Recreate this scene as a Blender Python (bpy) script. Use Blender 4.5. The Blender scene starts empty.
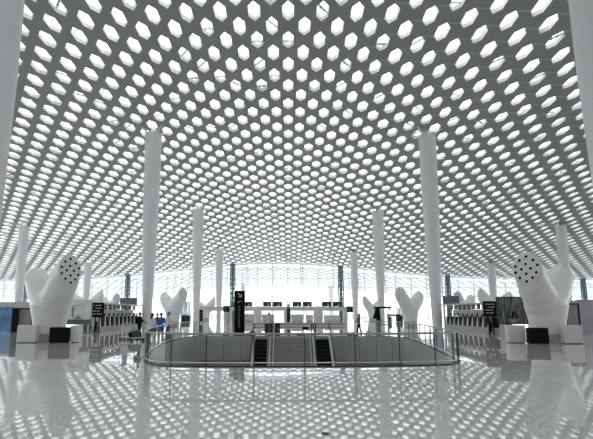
import bpy, math, random
from mathutils import Matrix, Vector
random.seed(7)
C = bpy.context.scene.collection
PI = math.pi
W_, H_, F_ = 593.0, 439.0, 530.0
PITCH, ROLL, YAW = math.radians(9.9), 0.0, math.radians(2.45)
CX_ = 265.0      # optical axis (the frame is a crop shifted to the right)
EYE = Vector((0, 0, 1.75))
CAMR = Matrix.Rotation(YAW, 3, 'Z') @ Matrix.Rotation(PI/2 + PITCH, 3, 'X') @ Matrix.Rotation(-ROLL, 3, 'Z')

def at(px, py, D):
    """point of the hall at depth D that the photo shows at px,py"""
    r = CAMR @ Vector(((px - CX_)/F_, -(py - H_/2)/F_, -1))
    return EYE + r*(D/r.y)
def gnd(px, py):
    r = CAMR @ Vector(((px - CX_)/F_, -(py - H_/2)/F_, -1)); p = EYE + r*(-EYE.z/r.z)
    return (p.x, p.y)
def gx(px, D): return at(px, 312, D).x      # hall X of a pixel column near eye level

# ---------------------------------------------------------------- materials
def mat(name, col, rough=.5, metal=0, var=0.0, scale=8.0, bump=0.0, spec=.5, emit=None, estr=0):
    m = bpy.data.materials.new(name); m.use_nodes = True
    nt = m.node_tree; b = nt.nodes['Principled BSDF']
    b.inputs['Base Color'].default_value = (*col, 1)
    b.inputs['Roughness'].default_value = rough
    b.inputs['Metallic'].default_value = metal
    b.inputs['Specular IOR Level'].default_value = spec
    if emit:
        b.inputs['Emission Color'].default_value = (*emit, 1); b.inputs['Emission Strength'].default_value = estr
    if var or bump:
        tc = nt.nodes.new('ShaderNodeTexCoord'); n = nt.nodes.new('ShaderNodeTexNoise')
        n.inputs['Scale'].default_value = scale; n.inputs['Detail'].default_value = 4
        nt.links.new(tc.outputs['Object'], n.inputs['Vector'])
        if var:
            r = nt.nodes.new('ShaderNodeValToRGB')
            r.color_ramp.elements[0].position = .3; r.color_ramp.elements[1].position = .7
            r.color_ramp.elements[0].color = (*[c*(1-var) for c in col], 1)
            r.color_ramp.elements[1].color = (*[min(1, c*(1+var)) for c in col], 1)
            nt.links.new(n.outputs['Fac'], r.inputs['Fac']); nt.links.new(r.outputs['Color'], b.inputs['Base Color'])
        if bump:
            bp = nt.nodes.new('ShaderNodeBump'); bp.inputs['Strength'].default_value = bump
            nt.links.new(n.outputs['Fac'], bp.inputs['Height']); nt.links.new(bp.outputs['Normal'], b.inputs['Normal'])
    return m

M = {}
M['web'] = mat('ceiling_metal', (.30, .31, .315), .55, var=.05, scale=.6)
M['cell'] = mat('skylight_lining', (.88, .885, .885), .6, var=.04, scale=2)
M['lit_fold_bar'] = mat('lit_fold_and_bar', (.46, .47, .47), .5, var=.04)  # pale web folds, caught light put into the colour; also the cell cross bars
M['canopy'] = mat('canopy_metal', (.74, .79, .80), .5, var=.06, scale=.5)
M['column'] = mat('column_paint', (.67, .675, .685), .38, var=.04, scale=.8)
M['plaster'] = mat('white_lacquer', (.72, .72, .72), .35, var=.03, scale=1.5)
M['plinth'] = mat('plinth_grey', (.42, .42, .43), .5, var=.06)
M['discm'] = mat('vent_face', (.62, .62, .62), .4, var=.03)
M['nozzle'] = mat('nozzle_dark', (.004, .004, .004), .6, var=.1, spec=.1)
M['ring'] = mat('nozzle_ring', (.75, .75, .75), .35, var=.05)
M['whitebox'] = mat('white_panel', (.62, .62, .61), .4, var=.04)
M['black'] = mat('black_satin', (.004, .004, .004), .5, var=.1, spec=.12)
M['dark'] = mat('dark_metal', (.022, .026, .028), .5, var=.1, spec=.25)
M['rail'] = mat('rail_steel', (.34, .345, .35), .35, metal=.6, var=.05)
M['steel'] = mat('brushed_steel', (.62, .63, .64), .3, metal=.85, var=.05)
M['post'] = mat('post_steel', (.045, .047, .05), .4, var=.08, spec=.4)
M['concrete'] = mat('pit_cladding', (.46, .46, .46), .55, var=.10, scale=1.2)
M['stair'] = mat('stair_stone', (.33, .33, .33), .6, var=.15, scale=5)
M['stairdark'] = mat('stair_nosing', (.12, .12, .12), .6, var=.1)
M['escstep'] = mat('escalator_step', (.008, .009, .01), .6, var=.2, spec=.15)
M['escedge'] = mat('escalator_edge', (.02, .022, .024), .6, var=.2, spec=.2)
M['rubber'] = mat('rubber', (.02, .02, .02), .6, var=.1)
M['beige'] = mat('beige_cladding', (.62, .60, .55), .5, var=.04)
M['grey'] = mat('grey_panel', (.26, .265, .27), .5, var=.08)
M['midgrey'] = mat('mid_grey_panel', (.33, .33, .33), .45, var=.06)
M['lightgrey'] = mat('light_grey_panel', (.5, .5, .5), .5, var=.05)
M['teal'] = mat('teal_steel', (.10, .17, .18), .4, metal=.2, var=.15, scale=2)
M['mullion'] = mat('mullion_aluminium', (.45, .50, .51), .4, metal=.3, var=.05)
M['screen'] = mat('teal_screen', (.012, .05, .06), .4, var=.5, scale=1.2)
M['slate'] = mat('slate_board', (.13, .135, .17), .5, var=.08)
M['blue'] = mat('blue_print', (.10, .22, .42), .5, var=.35, scale=1.5)
M['lilac'] = mat('lilac_print', (.42, .40, .45), .5, var=.15, scale=.8)
M['green'] = mat('dark_green_strip', (.09, .13, .12), .5, var=.1)
M['paper'] = mat('poster_white', (.68, .69, .68), .5, var=.12, scale=1.3)
M['ink'] = mat('poster_ink', (.22, .22, .22), .6, var=.3)
M['text'] = mat('sign_lettering', (.55, .55, .55), .5, var=.1)
M['dimtext'] = mat('dim_lettering', (.12, .12, .12), .5, var=.1)
M['skin'] = mat('skin', (.42, .27, .20), .55, var=.05)
M['hair'] = mat('black_hair', (.012, .010, .010), .5, var=.2)
M['cblack'] = mat('black_cloth', (.008, .008, .009), .9, var=.2, spec=.1)
M['cwhite'] = mat('white_cloth', (.62, .61, .60), .8, var=.05)
M['cblue'] = mat('blue_cloth', (.03, .12, .50), .8, var=.1)
M['cdark'] = mat('navy_cloth', (.04, .05, .08), .8, var=.1)
M['cred'] = mat('plum_cloth', (.16, .04, .06), .8, var=.1)
M['cgreen'] = mat('green_fabric', (.015, .075, .06), .7, var=.2)
M['wood'] = mat('dark_wood', (.03, .022, .014), .5, var=.3, scale=4)
M['wall'] = mat('wall_paint', (.55, .55, .55), .6, var=.03)
M['ground'] = mat('outdoor_paving', (.55, .55, .54), .8, var=.05)

def glass_mat(name, tint, refl=.10, body=0.0, bodycol=(.8, .85, .85)):
    m = bpy.data.materials.new(name); m.use_nodes = True; nt = m.node_tree; nt.nodes.clear()
    o = nt.nodes.new('ShaderNodeOutputMaterial'); t = nt.nodes.new('ShaderNodeBsdfTransparent')
    g = nt.nodes.new('ShaderNodeBsdfGlossy'); mx = nt.nodes.new('ShaderNodeMixShader')
    f = nt.nodes.new('ShaderNodeFresnel'); f.inputs['IOR'].default_value = 1.45
    mu = nt.nodes.new('ShaderNodeMath'); mu.operation = 'MULTIPLY'; mu.inputs[1].default_value = refl*10
    mu.use_clamp = True
    t.inputs['Color'].default_value = (*tint, 1); g.inputs['Roughness'].default_value = .02
    nt.links.new(f.outputs[0], mu.inputs[0]); nt.links.new(mu.outputs[0], mx.inputs[0])
    src = t.outputs[0]
    if body:
        tr = nt.nodes.new('ShaderNodeBsdfTranslucent'); tr.inputs['Color'].default_value = (*bodycol, 1)
        m2 = nt.nodes.new('ShaderNodeMixShader'); m2.inputs[0].default_value = body
        nt.links.new(t.outputs[0], m2.inputs[1]); nt.links.new(tr.outputs[0], m2.inputs[2]); src = m2.outputs[0]
    nt.links.new(src, mx.inputs[1]); nt.links.new(g.outputs[0], mx.inputs[2])
    nt.links.new(mx.outputs[0], o.inputs['Surface'])
    return m
M['glass'] = glass_mat('balustrade_glass', (.93, .94, .94), .012)
M['wallglass'] = glass_mat('curtain_glass', (.97, .99, .99), .03)
M['sky1'] = glass_mat('skylight_glass', (.90, .91, .91), .02, .10)
M['sky2'] = glass_mat('skylight_glass_frosted', (.50, .51, .51), .02, .20)
M['sky3'] = glass_mat('skylight_glass_grey', (.33, .34, .34), .02, .20)
M['fritted'] = glass_mat('kiosk_glass', (.6, .66, .66), .08, .2)

def floor_material():
    m = bpy.data.materials.new('polished_granite'); m.use_nodes = True; nt = m.node_tree
    b = nt.nodes['Principled BSDF']; L = nt.links.new
    tc = nt.nodes.new('ShaderNodeTexCoord')
    br = nt.nodes.new('ShaderNodeTexBrick'); br.offset = 0
    br.inputs['Scale'].default_value = 1; br.inputs['Mortar Size'].default_value = .008
    br.inputs['Brick Width'].default_value = 1.6; br.inputs['Row Height'].default_value = 1.6
    br.inputs['Color1'].default_value = (.56, .56, .56, 1); br.inputs['Color2'].default_value = (.62, .62, .62, 1)
    br.inputs['Mortar'].default_value = (.38, .38, .38, 1)
    L(tc.outputs['Object'], br.inputs['Vector'])
    n = nt.nodes.new('ShaderNodeTexNoise'); n.inputs['Scale'].default_value = 30; n.inputs['Detail'].default_value = 5
    L(tc.outputs['Object'], n.inputs['Vector'])
    mx = nt.nodes.new('ShaderNodeMix'); mx.data_type = 'RGBA'; mx.blend_type = 'MULTIPLY'; mx.inputs[0].default_value = .35
    L(br.outputs['Color'], mx.inputs[6]); L(n.outputs['Color'], mx.inputs[7]); 
    L(br.outputs['Color'], b.inputs['Base Color'])
    b.inputs['Roughness'].default_value = .02; b.inputs['IOR'].default_value = 1.6
    # each slab lies a hair out of level
    sc = nt.nodes.new('ShaderNodeVectorMath'); sc.operation = 'SCALE'; sc.inputs['Scale'].default_value = 1/1.6
    fl = nt.nodes.new('ShaderNodeVectorMath'); fl.operation = 'FLOOR'
    wn = nt.nodes.new('ShaderNodeTexWhiteNoise'); wn.noise_dimensions = '2D'
    sb = nt.nodes.new('ShaderNodeVectorMath'); sb.operation = 'SUBTRACT'; sb.inputs[1].default_value = (.5, .5, .5)
    s2 = nt.nodes.new('ShaderNodeVectorMath'); s2.operation = 'MULTIPLY'; s2.inputs[1].default_value = (.0022, .0022, 0)
    n2 = nt.nodes.new('ShaderNodeTexNoise'); n2.inputs['Scale'].default_value = .9; n2.inputs['Detail'].default_value = 1
    L(tc.outputs['Object'], n2.inputs['Vector'])
    sb2 = nt.nodes.new('ShaderNodeVectorMath'); sb2.operation = 'SUBTRACT'; sb2.inputs[1].default_value = (.5, .5, .5)
    s3 = nt.nodes.new('ShaderNodeVectorMath'); s3.operation = 'MULTIPLY'; s3.inputs[1].default_value = (.0006, .0006, 0)
    L(n2.outputs['Color'], sb2.inputs[0]); L(sb2.outputs[0], s3.inputs[0])
    ge = nt.nodes.new('ShaderNodeNewGeometry')
    ad = nt.nodes.new('ShaderNodeVectorMath'); ad2 = nt.nodes.new('ShaderNodeVectorMath'); nn = nt.nodes.new('ShaderNodeVectorMath'); nn.operation = 'NORMALIZE'
    L(tc.outputs['Object'], sc.inputs[0]); L(sc.outputs[0], fl.inputs[0]); L(fl.outputs[0], wn.inputs['Vector'])
    L(wn.outputs['Color'], sb.inputs[0]); L(sb.outputs[0], s2.inputs[0])
    L(ge.outputs['Normal'], ad.inputs[0]); L(s2.outputs[0], ad.inputs[1])
    L(ad.outputs[0], ad2.inputs[0]); L(s3.outputs[0], ad2.inputs[1]); L(ad2.outputs[0], nn.inputs[0]); L(nn.outputs[0], b.inputs['Normal'])
    return m
M['floor'] = floor_material()

# ---------------------------------------------------------------- mesh builder
class MB:
    def __init__(s): s.v = []; s.f = []; s.m = []
    def add(s, vs, fs, mi=0):
        o = len(s.v); s.v += [tuple(v) for v in vs]; s.f += [[i+o for i in f] for f in fs]; s.m += [mi]*len(fs); return s
    def box(s, x0, x1, y0, y1, z0, z1, mi=0):
        return s.add([(x0,y0,z0),(x1,y0,z0),(x1,y1,z0),(x0,y1,z0),(x0,y0,z1),(x1,y0,z1),(x1,y1,z1),(x0,y1,z1)],
                     [(0,3,2,1),(4,5,6,7),(0,1,5,4),(1,2,6,5),(2,3,7,6),(3,0,4,7)], mi)
    def rbox(s, x0, x1, y0, y1, z0, z1, r=.02, mi=0):      # box with chamfered vertical edges and top
        P = [(x0+r,y0),(x1-r,y0),(x1,y0+r),(x1,y1-r),(x1-r,y1),(x0+r,y1),(x0,y1-r),(x0,y0+r)]
        cx, cy = (x0+x1)/2, (y0+y1)/2
        Q = [(cx+(x-cx)*(1-2*r/(x1-x0)), cy+(y-cy)*(1-2*r/(y1-y0))) for x, y in P]
        vs = [(x,y,z0) for x,y in P]+[(x,y,z1-r) for x,y in P]+[(x,y,z1) for x,y in Q]
        fs = [list(range(7,-1,-1)), list(range(16,24))]
        for k in (0, 8):
            for i in range(8): fs.append((k+i, k+(i+1)%8, k+8+(i+1)%8, k+8+i))
        return s.add(vs, fs, mi)
    def frame(s, t): pass
    def rings(s, rings, cap=True, mi=0):
        n = len(rings[0]); vs = [p for r in rings for p in r]; fs = []
        for k in range(len(rings)-1):
            for i in range(n):
                fs.append((k*n+i, k*n+(i+1)%n, (k+1)*n+(i+1)%n, (k+1)*n+i))
        if cap: fs.append(list(range(n-1,-1,-1))); fs.append([(len(rings)-1)*n+i for i in range(n)])
        return s.add(vs, fs, mi)
    def lathe(s, prof, c=(0,0), n=24, mi=0):
        return s.rings([[(c[0]+r*math.cos(2*PI*i/n), c[1]+r*math.sin(2*PI*i/n), z) for i in range(n)] for r, z in prof], mi=mi)
    def tube(s, pts, r, n=8, mi=0, r2=None):
        pts = [Vector(p) for p in pts]; R = []
        ref = Vector((0,0,1)) if abs((pts[-1]-pts[0]).normalized().z) < .95 else Vector((1,0,0))
        for k, p in enumerate(pts):
            d = (pts[min(k+1,len(pts)-1)]-pts[max(k-1,0)]).normalized()
            u = d.cross(ref).normalized(); w = u.cross(d)
            rr = r if r2 is None else r+(r2-r)*k/(len(pts)-1)
            R.append([p+u*rr*math.cos(2*PI*i/n)+w*rr*math.sin(2*PI*i/n) for i in range(n)])
        return s.rings(R, mi=mi)
    def strip(s, path, z0, z1, th, mi=0, closed=False):     # vertical wall along plan path
        N = len(path); off = []
        for k in range(N):
            a = Vector(path[(k-1) % N] if closed else path[max(k-1,0)]); b = Vector(path[(k+1) % N] if closed else path[min(k+1,N-1)])
            d = (b-a).normalized(); off.append(Vector((-d.y, d.x))*th/2)
        R = []
        for k in range(N):
            p = Vector(path[k]); a = p+off[k]; b = p-off[k]
            R.append([(b.x,b.y,z0),(a.x,a.y,z0),(a.x,a.y,z1),(b.x,b.y,z1)])
        if closed: R.append(R[0])
        return s.rings(R, cap=not closed, mi=mi)
    def build(s, name, mats, parent=None, smooth=False, loc=None, label=None):
        me = bpy.data.meshes.new(name); me.from_pydata(s.v, [], s.f)
        if not isinstance(mats, (list, tuple)): mats = [mats]
        for m in mats: me.materials.append(m)
        me.polygons.foreach_set('material_index', s.m)
        if smooth is True: me.polygons.foreach_set('use_smooth', [True]*len(s.f))
        me.update()
        if smooth == 'auto': me.polygons.foreach_set('use_smooth', [True]*len(s.f)); me.set_sharp_from_angle(angle=math.radians(40))
        o = bpy.data.objects.new(name, me); C.objects.link(o)
        if parent: o.parent = parent
        if loc: o.location = loc
        if label: o['label'] = label
        return o

def tag(o, label=None, cat=None, group=None, kind=None):
    if label: o['label'] = label
    if cat: o['category'] = cat
    if group: o['group'] = group
    if kind: o['kind'] = kind
    return o
def thing(name, label, cat, loc=(0,0,0), rz=0, group=None):
    o = bpy.data.objects.new(name, None); C.objects.link(o); o.empty_display_size = .2
    o.location = loc; o.rotation_euler = (0, 0, rz); return tag(o, label, cat, group)
def copy_tree(o, loc=None, rz=None, label=None, parent=None):
    c = o.copy(); C.objects.link(c)
    if parent: c.parent = parent
    if loc is not None: c.location = loc
    if rz is not None: c.rotation_euler = (0, 0, rz)
    if label: c['label'] = label
    for ch in [x for x in bpy.data.objects if x.parent == o]: copy_tree(ch, parent=c)
    return c

# ---------------------------------------------------------------- camera
cam = bpy.data.cameras.new('camera'); co = bpy.data.objects.new('camera', cam); C.objects.link(co)
cam.sensor_width = 36; cam.sensor_fit = 'HORIZONTAL'; cam.lens = F_/W_*36; cam.shift_x = (W_/2-CX_)/W_; cam.clip_end = 1500; cam.clip_start = .1
co.matrix_world = Matrix.Translation(EYE) @ CAMR.to_4x4(); bpy.context.scene.camera = co

# ---------------------------------------------------------------- ceiling
GLASS_D = 140.0
def ceil_z(X, D):
    z = 1.75 + 22.5 - .0085*max(0, D-30)**1.5
    return z - 4.5*(1-math.exp(-((X+4)/35.0)**2))
SX, RY = 2.57, 2.02
PX0, PD0 = 0.18, 36.6
def lattice(d0, d1, x0, x1, wfun, h, depth, glaze, mb):
    k0 = math.ceil((d0-PD0)/RY); k1 = math.floor((d1-PD0)/RY)
    hv, hs = (SX*SX/4+RY*RY)/(2*RY), (RY*RY-SX*SX/4)/(2*RY)
    for k in range(k0, k1+1):
        D = PD0+k*RY; off = SX/2 if k % 2 else 0
        wx = lambda x: x if x < 8 else 8+(x-8)*1.10
        for j in range(math.ceil((x0-PX0-off)/SX), math.floor((x1-PX0-off)/SX)+1):
            X = PX0+off+j*SX; w = wfun(D)*random.uniform(.97, 1.03)*(1-.24*min(1, max(0, (X-4)/20))-.16*min(1, max(0, (X-20)/20)) if glaze else 1)
            cell = [(X, D+hv), (X-SX/2, D+hs), (X-SX/2, D-hs), (X, D-hv), (X+SX/2, D-hs), (X+SX/2, D+hs)]
            hole = [(X, D+h), (X-w, D+h*.5), (X-w, D-h*.5), (X, D-h), (X+w, D-h*.5), (X+w, D+h*.5)]
            cell = [(wx(x), y) for x, y in cell]; hole = [(wx(x), y) for x, y in hole]; Xc = wx(X)
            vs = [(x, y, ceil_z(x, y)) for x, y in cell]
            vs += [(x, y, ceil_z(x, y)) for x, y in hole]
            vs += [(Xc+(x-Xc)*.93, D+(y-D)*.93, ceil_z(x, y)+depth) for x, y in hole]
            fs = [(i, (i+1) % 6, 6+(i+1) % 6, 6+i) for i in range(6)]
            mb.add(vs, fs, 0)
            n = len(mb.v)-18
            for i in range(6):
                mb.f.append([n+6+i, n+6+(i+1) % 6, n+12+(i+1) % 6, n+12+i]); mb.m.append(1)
            if glaze:
                if X > 6:      # low ridge, light caught by the web fold painted as paler colour
                    (ax, ay), (bx, by) = hole[3], (wx(X+SX/2-w), D-RY+h*.5)
                    mb.add([(ax,ay-.09,ceil_z(ax,ay-.09)-.005),(bx,by-.09,ceil_z(bx,by-.09)-.005),(bx,by,ceil_z(bx,by)-.03),(ax,ay,ceil_z(ax,ay)-.03),(bx,by+.09,ceil_z(bx,by+.09)-.005),(ax,ay+.09,ceil_z(ax,ay+.09)-.005)],
                           [(0,1,2,3),(3,2,4,5)], 5)
                nn = n; mb.v.append((Xc+random.uniform(-.1, .1), D+random.uniform(-.2, .2), ceil_z(Xc, D)+depth+.30))
                ap = len(mb.v)-1
                r = random.random()
                if r < .15:     # lamp bar slung across some cells
                    (ax, ay), (bx, by) = random.choice([(hole[1], hole[4]), (hole[2], hole[5]), (hole[1], hole[5])])
                    zb = ceil_z(Xc, D)+depth*.7; dd = Vector((bx-ax, by-ay)).normalized(); q1, q2 = -dd.y*.05, dd.x*.05
                    mb.add([(ax+q1,ay+q2,zb),(bx+q1,by+q2,zb),(bx-q1,by-q2,zb),(ax-q1,ay-q2,zb),(ax+q1,ay+q2,zb+.1),(bx+q1,by+q2,zb+.1),(bx-q1,by-q2,zb+.1),(ax-q1,ay-q2,zb+.1)],
                           [(0,3,2,1),(4,5,6,7),(0,1,5,4),(2,3,7,6)], 5)
                    if r < .05:
                        for tt in (.35, .65):
                            lx, ly = ax+(bx-ax)*tt, ay+(by-ay)*tt; mb.box(lx-.08, lx+.08, ly-.10, ly+.10, zb-.04, zb+.08, 0)
                for i in range(6):
                    q = random.random()
                    mi = 2 if q < .66 else (3 if q < (.93 if r < .75 else .82) else 4)
                    mb.f.append([n+12+i, n+12+(i+1) % 6, ap]); mb.m.append(mi)
def wf(D): return .445 + .15*min(1, max(0, (D-36)/45.0))
mb = MB(); lattice(-30, GLASS_D-1, -92, 92, wf, 1.33, .32, True, mb)
tag(mb.build('ceiling', [M['web'], M['cell'], M['sky1'], M['sky2'], M['sky3'], M['lit_fold_bar']]), kind='structure')
mb = MB(); lattice(GLASS_D+2, 168, -92, 92, lambda D: .86, 1.36, .35, False, mb)
tag(mb.build('entrance_canopy', [M['canopy'], M['canopy']]), 'pale perforated roof canopy outside the far glass wall', 'canopy')

# ---------------------------------------------------------------- pit outline, floor
def catmull(P, n=5):
    out = []; N = len(P)
    for i in range(N-1):
        p0 = Vector(P[max(i-1,0)]); p1 = Vector(P[i]); p2 = Vector(P[i+1]); p3 = Vector(P[min(i+2,N-1)])
        for k in range(n):
            t = k/n
            out.append(tuple(.5*((2*p1)+(-p0+p2)*t+(2*p0-5*p1+4*p2-p3)*t*t+(-p0+3*p1-3*p2+p3)*t**3)))
    out.append(tuple(P[-1])); return out
FARY = 40.2
near = catmull([gnd(184, 338), gnd(173, 341), gnd(163, 345), gnd(154.5, 350.5), gnd(149.5, 355.5), gnd(147.3, 359.5), gnd(147.3, 362), gnd(151, 364), gnd(160, 365.4), gnd(172, 366.2), gnd(206, 366.9), gnd(254, 367), gnd(304, 366.8),
                gnd(353, 366.6), gnd(398, 366.1), gnd(433, 365.2), gnd(450, 364.4), gnd(456, 362.8), gnd(457, 360.5), gnd(448.6, 357), gnd(431, 348), gnd(419, 342.8), gnd(408, 339.3), (gnd(399, 336.7)[0], 37.2)], 4)
far_l0 = near[0]; xr_ = near[-1][0]
far_r = catmull([near[-1], (xr_-.25, 38.8), (xr_-1.1, 39.8), (xr_-2.4, FARY)], 4)
far_l = catmull([(gx(206, FARY), FARY), (gx(194, 38.9), 38.9), near[0]], 4)
rim = near + far_r[1:] + far_l[:-1]
import bmesh
bm = bmesh.new()
def loop(pts):
    vs = [bm.verts.new((x, y, 0)) for x, y in pts]
    return [bm.edges.new((vs[i], vs[(i+1) % len(vs)])) for i in range(len(vs))]
XA, XB, YA, YB = -11.0, 11.0, 15.0, 42.0
es = loop([(XA, YA), (XB, YA), (XB, YB), (XA, YB)]) + loop(rim)
bmesh.ops.triangle_fill(bm, edges=es, use_beauty=True)
gxs = [-92+k*9 for k in range(9)] + [XA, XB] + [20+k*9 for k in range(9)]
gys = [-32, -20, -10, 0, 5, 10, YA, YB, 55, 70, 85, 100, 120, GLASS_D]
for i in range(len(gxs)-1):
    for j in range(len(gys)-1):
        if gxs[i] == XA and gys[j] == YA: continue
        bm.faces.new([bm.verts.new((x, y, 0)) for x, y in ((gxs[i], gys[j]), (gxs[i+1], gys[j]), (gxs[i+1], gys[j+1]), (gxs[i], gys[j+1]))])
bmesh.ops.remove_doubles(bm, verts=bm.verts, dist=.0005)
for f in bm.faces: f.normal_update()
for f in bm.faces:
    if f.normal.z < 0: f.normal_flip()
me = bpy.data.meshes.new('floor'); bm.to_mesh(me); bm.free(); me.materials.append(M['floor'])
fo = bpy.data.objects.new('floor', me); C.objects.link(fo); tag(fo, kind='structure')
# pit walls (clad in vertical panels) and lower floor
mb = MB(); ZB = -5.2
N = len(rim)
for i in range(N):
    (x0, y0), (x1, y1) = rim[i], rim[(i+1) % N]
    mb.add([(x0,y0,0),(x1,y1,0),(x1,y1,-1.75),(x0,y0,-1.75)], [(0,1,2,3)], 0)
    d = (Vector((x1,y1))-Vector((x0,y0))).normalized(); o = Vector((0, 0))
    mb.add([(x0,y0,-1.75),(x1,y1,-1.75),(x1+o.x,y1+o.y,-1.78),(x0+o.x,y0+o.y,-1.78)], [(0,1,2,3)], 1)
    mb.add([(x0+o.x,y0+o.y,-1.78),(x1+o.x,y1+o.y,-1.78),(x1+o.x,y1+o.y,ZB),(x0+o.x,y0+o.y,ZB)], [(0,1,2,3)], 1)  # band set flush, the shade of a recess put into its darker grey
# resample rim for joints
def resample(path, step, closed=False):
    P = [Vector(p) for p in path] + ([Vector(path[0])] if closed else [])
    out = [P[0].copy()]; acc = 0; nxt = step
    for a, b in zip(P, P[1:]):
        L = (b-a).length
        while acc+L >= nxt:
            out.append(a+(b-a)*((nxt-acc)/L)); nxt += step
        acc += L
    return [tuple(p) for p in out]
jp = resample(rim, 1.25, True)
for k, (x, y) in enumerate(jp):
    a = Vector(jp[(k+1) % len(jp)])-Vector((x, y)); a.normalize(); nrm = Vector((-a.y, a.x))*.012
    w = a*.012
    mb.add([(x-w.x+nrm.x, y-w.y+nrm.y, -.12), (x+w.x+nrm.x, y+w.y+nrm.y, -.12), (x+w.x+nrm.x, y+w.y+nrm.y, -1.74), (x-w.x+nrm.x, y-w.y+nrm.y, -1.74)], [(0,1,2,3)], 2)
tag(mb.build('wall_pit', [M['concrete'], M['grey'], M['dark']]), kind='structure')
mb = MB(); mb.box(-11, 11, 16, 42, ZB-.2, ZB); tag(mb.build('floor_lower', M['grey']), kind='structure')

# ---------------------------------------------------------------- balustrade around the pit
bal = thing('glass_balustrade', 'curved glass balustrade with dark posts and steel rails around the sunken escalator well', 'railing', (0, 17, 0))
def inset(path, d):
    out = []
    for k in range(len(path)):
        a = Vector(path[max(k-1,0)]); b = Vector(path[min(k+1,len(path)-1)]); t = (b-a).normalized()
        out.append((path[k][0]+t.y*d, path[k][1]-17-t.x*d))
    return out
rails = {'a': inset(near, .06), 'b': inset(far_r, .06), 'c': inset(far_l, .06)}
for key, p in rails.items():
    MB().tube([(x, y, 1.05) for x, y in p], .032, 8).build('handrail', M['rail'], bal, smooth=True)
    MB().tube([(x, y, .13) for x, y in p], .022, 8).build('bottom_rail', M['steel'], bal, smooth=True)
    MB().strip(p, 0, .035, .09).build('base_channel', M['dark'], bal)
def post(x, y, hgt=1.04):
    MB().lathe([(.055, 0), (.055, .015), (.023, .02), (.023, hgt)], (x, y), 10).build('post', M['post'], bal)
front_px = [149.5, 172.6, 206.5, 254, 304, 353.5, 398, 433, 455, 459]
def on_path(path, px):
    best = None
    for x, y in path:
        sx = x/(y+17); tx = gx(px, y+17)/(y+17)
        e = abs(sx-tx)
        if best is None or e < best[0]: best = (e, x, y)
    return best[1:]
dense = [tuple(v) for v in resample(rails['a'], .05)]
frontd = [q for q in dense if q[1] < 2.1]
posts = [on_path([q for q in frontd if q[1] < 1.9], px) for px in front_px[:-1]] 
for q in posts: post(*q)
post(*on_path([q for q in dense if 1.2 < q[1] < 3 and q[0] > 4.8], 459.0))
for side in (-1, 1):
    sp = [q for q in dense if q[1] > 2.4 and q[0]*side > 0]
    if side < 0: sp = sp[::-1]
    last = None
    for q in sp:
        if last is None or (Vector(q)-Vector(last)).length > 2.0: post(*q); last = q
for key in 'bc':
    for q in resample(rails[key], 1.35)[1:]: post(*q, 1.02)
# glass panels between posts
def panels(path, step):
    segs = resample(path, step)
    for a, b in zip(segs, segs[1:]):
        sub = [q for q in resample(path, .1)]
        ia = min(range(len(sub)), key=lambda i: (Vector(sub[i])-Vector(a)).length); ib = min(range(len(sub)), key=lambda i: (Vector(sub[i])-Vector(b)).length)
        if ib-ia < 2: continue
        MB().strip(sub[ia:ib+1][::3]+[sub[ib]] if (ib-ia) % 3 else sub[ia:ib+1][::3], .16, 1.0, .015).build('glass_panel', M['glass'], bal)
panels(rails['a'], 1.55); panels(rails['b'], 1.35); panels(rails['c'], 1.35)

# ---------------------------------------------------------------- escalators and stairs down the far end of the pit
SL = math.tan(math.radians(30))
def flight_run(mb, x0, x1, run, rise, n, mi, mi2):
    for k in range(n):
        y1 = -k*run; z1 = -k*rise
        mb.box(x0, x1, y1-run, y1, z1-rise-.25, z1-rise, mi)
        mb.box(x0, x1, y1-run-.004, y1-run+.03, z1-rise-.02, z1-rise+.003, mi2)
def escalator(x0, x1, label):
    t = thing('escalator', label, 'escalator', ((x0+x1)/2, FARY, 0)); w = (x1-x0)/2
    mb = MB(); flight_run(mb, -w+.22, w-.22, .40, .2309, 20, 0, 1); mb.build('step_band', [M['escstep'], M['escedge']], t)
    L = 8.2
    for s in (-1, 1):
        xa, xb = sorted((s*(w-.22), s*w))
        mb = MB(); mb.add([(xa,.0,.05),(xb,.0,.05),(xb,-L,.05-L*SL),(xa,-L,.05-L*SL),(xa,.0,-.5),(xb,.0,-.5),(xb,-L,-.5-L*SL),(xa,-L,-.5-L*SL)],
                          [(0,1,2,3),(7,6,5,4),(0,3,7,4),(1,5,6,2),(0,4,5,1),(3,2,6,7)])
        mb.build('skirt_deck', M['steel'], t)
        xm = s*(w-.11)
        mb = MB(); mb.add([(xm-.01,0,.05),(xm+.01,0,.05),(xm+.01,-L,.05-L*SL),(xm-.01,-L,.05-L*SL),(xm-.01,0,.85),(xm+.01,0,.85),(xm+.01,-L,.85-L*SL),(xm-.01,-L,.85-L*SL)],
                          [(3,2,1,0),(4,5,6,7),(0,4,7,3),(1,2,6,5),(0,1,5,4),(3,7,6,2)])
        mb.build('side_glass', M['glass'], t)
        MB().tube([(xm, .9, .55), (xm, 1.1, .72), (xm, .9, .9), (xm, .2, .92), (xm, -L, .92-L*SL)], .045, 8).build('handrail', M['rubber'], t, smooth=True)
    MB().box(-w+.2, w-.2, 0, 1.2, .0, .012).build('landing_plate', M['steel'], t)
    return t
ex = [gx(251.5, 39), gx(270.5, 39), gx(312.5, 39), gx(332.0, 39)]
escalator(ex[0], ex[1], 'dark escalator with steel sides left of the stone stairs in the well')
escalator(ex[2], ex[3], 'dark escalator with steel sides right of the stone stairs in the well')
st = thing('staircase', 'wide grey stone staircase between the two escalators', 'stairs', ((ex[1]+ex[2])/2, FARY, 0)); w = (ex[2]-ex[1])/2-.04
mb = MB(); flight_run(mb, -w, w, .30, .165, 26, 0, 1); mb.build('flight', [M['stair'], M['stairdark']], st)
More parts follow.
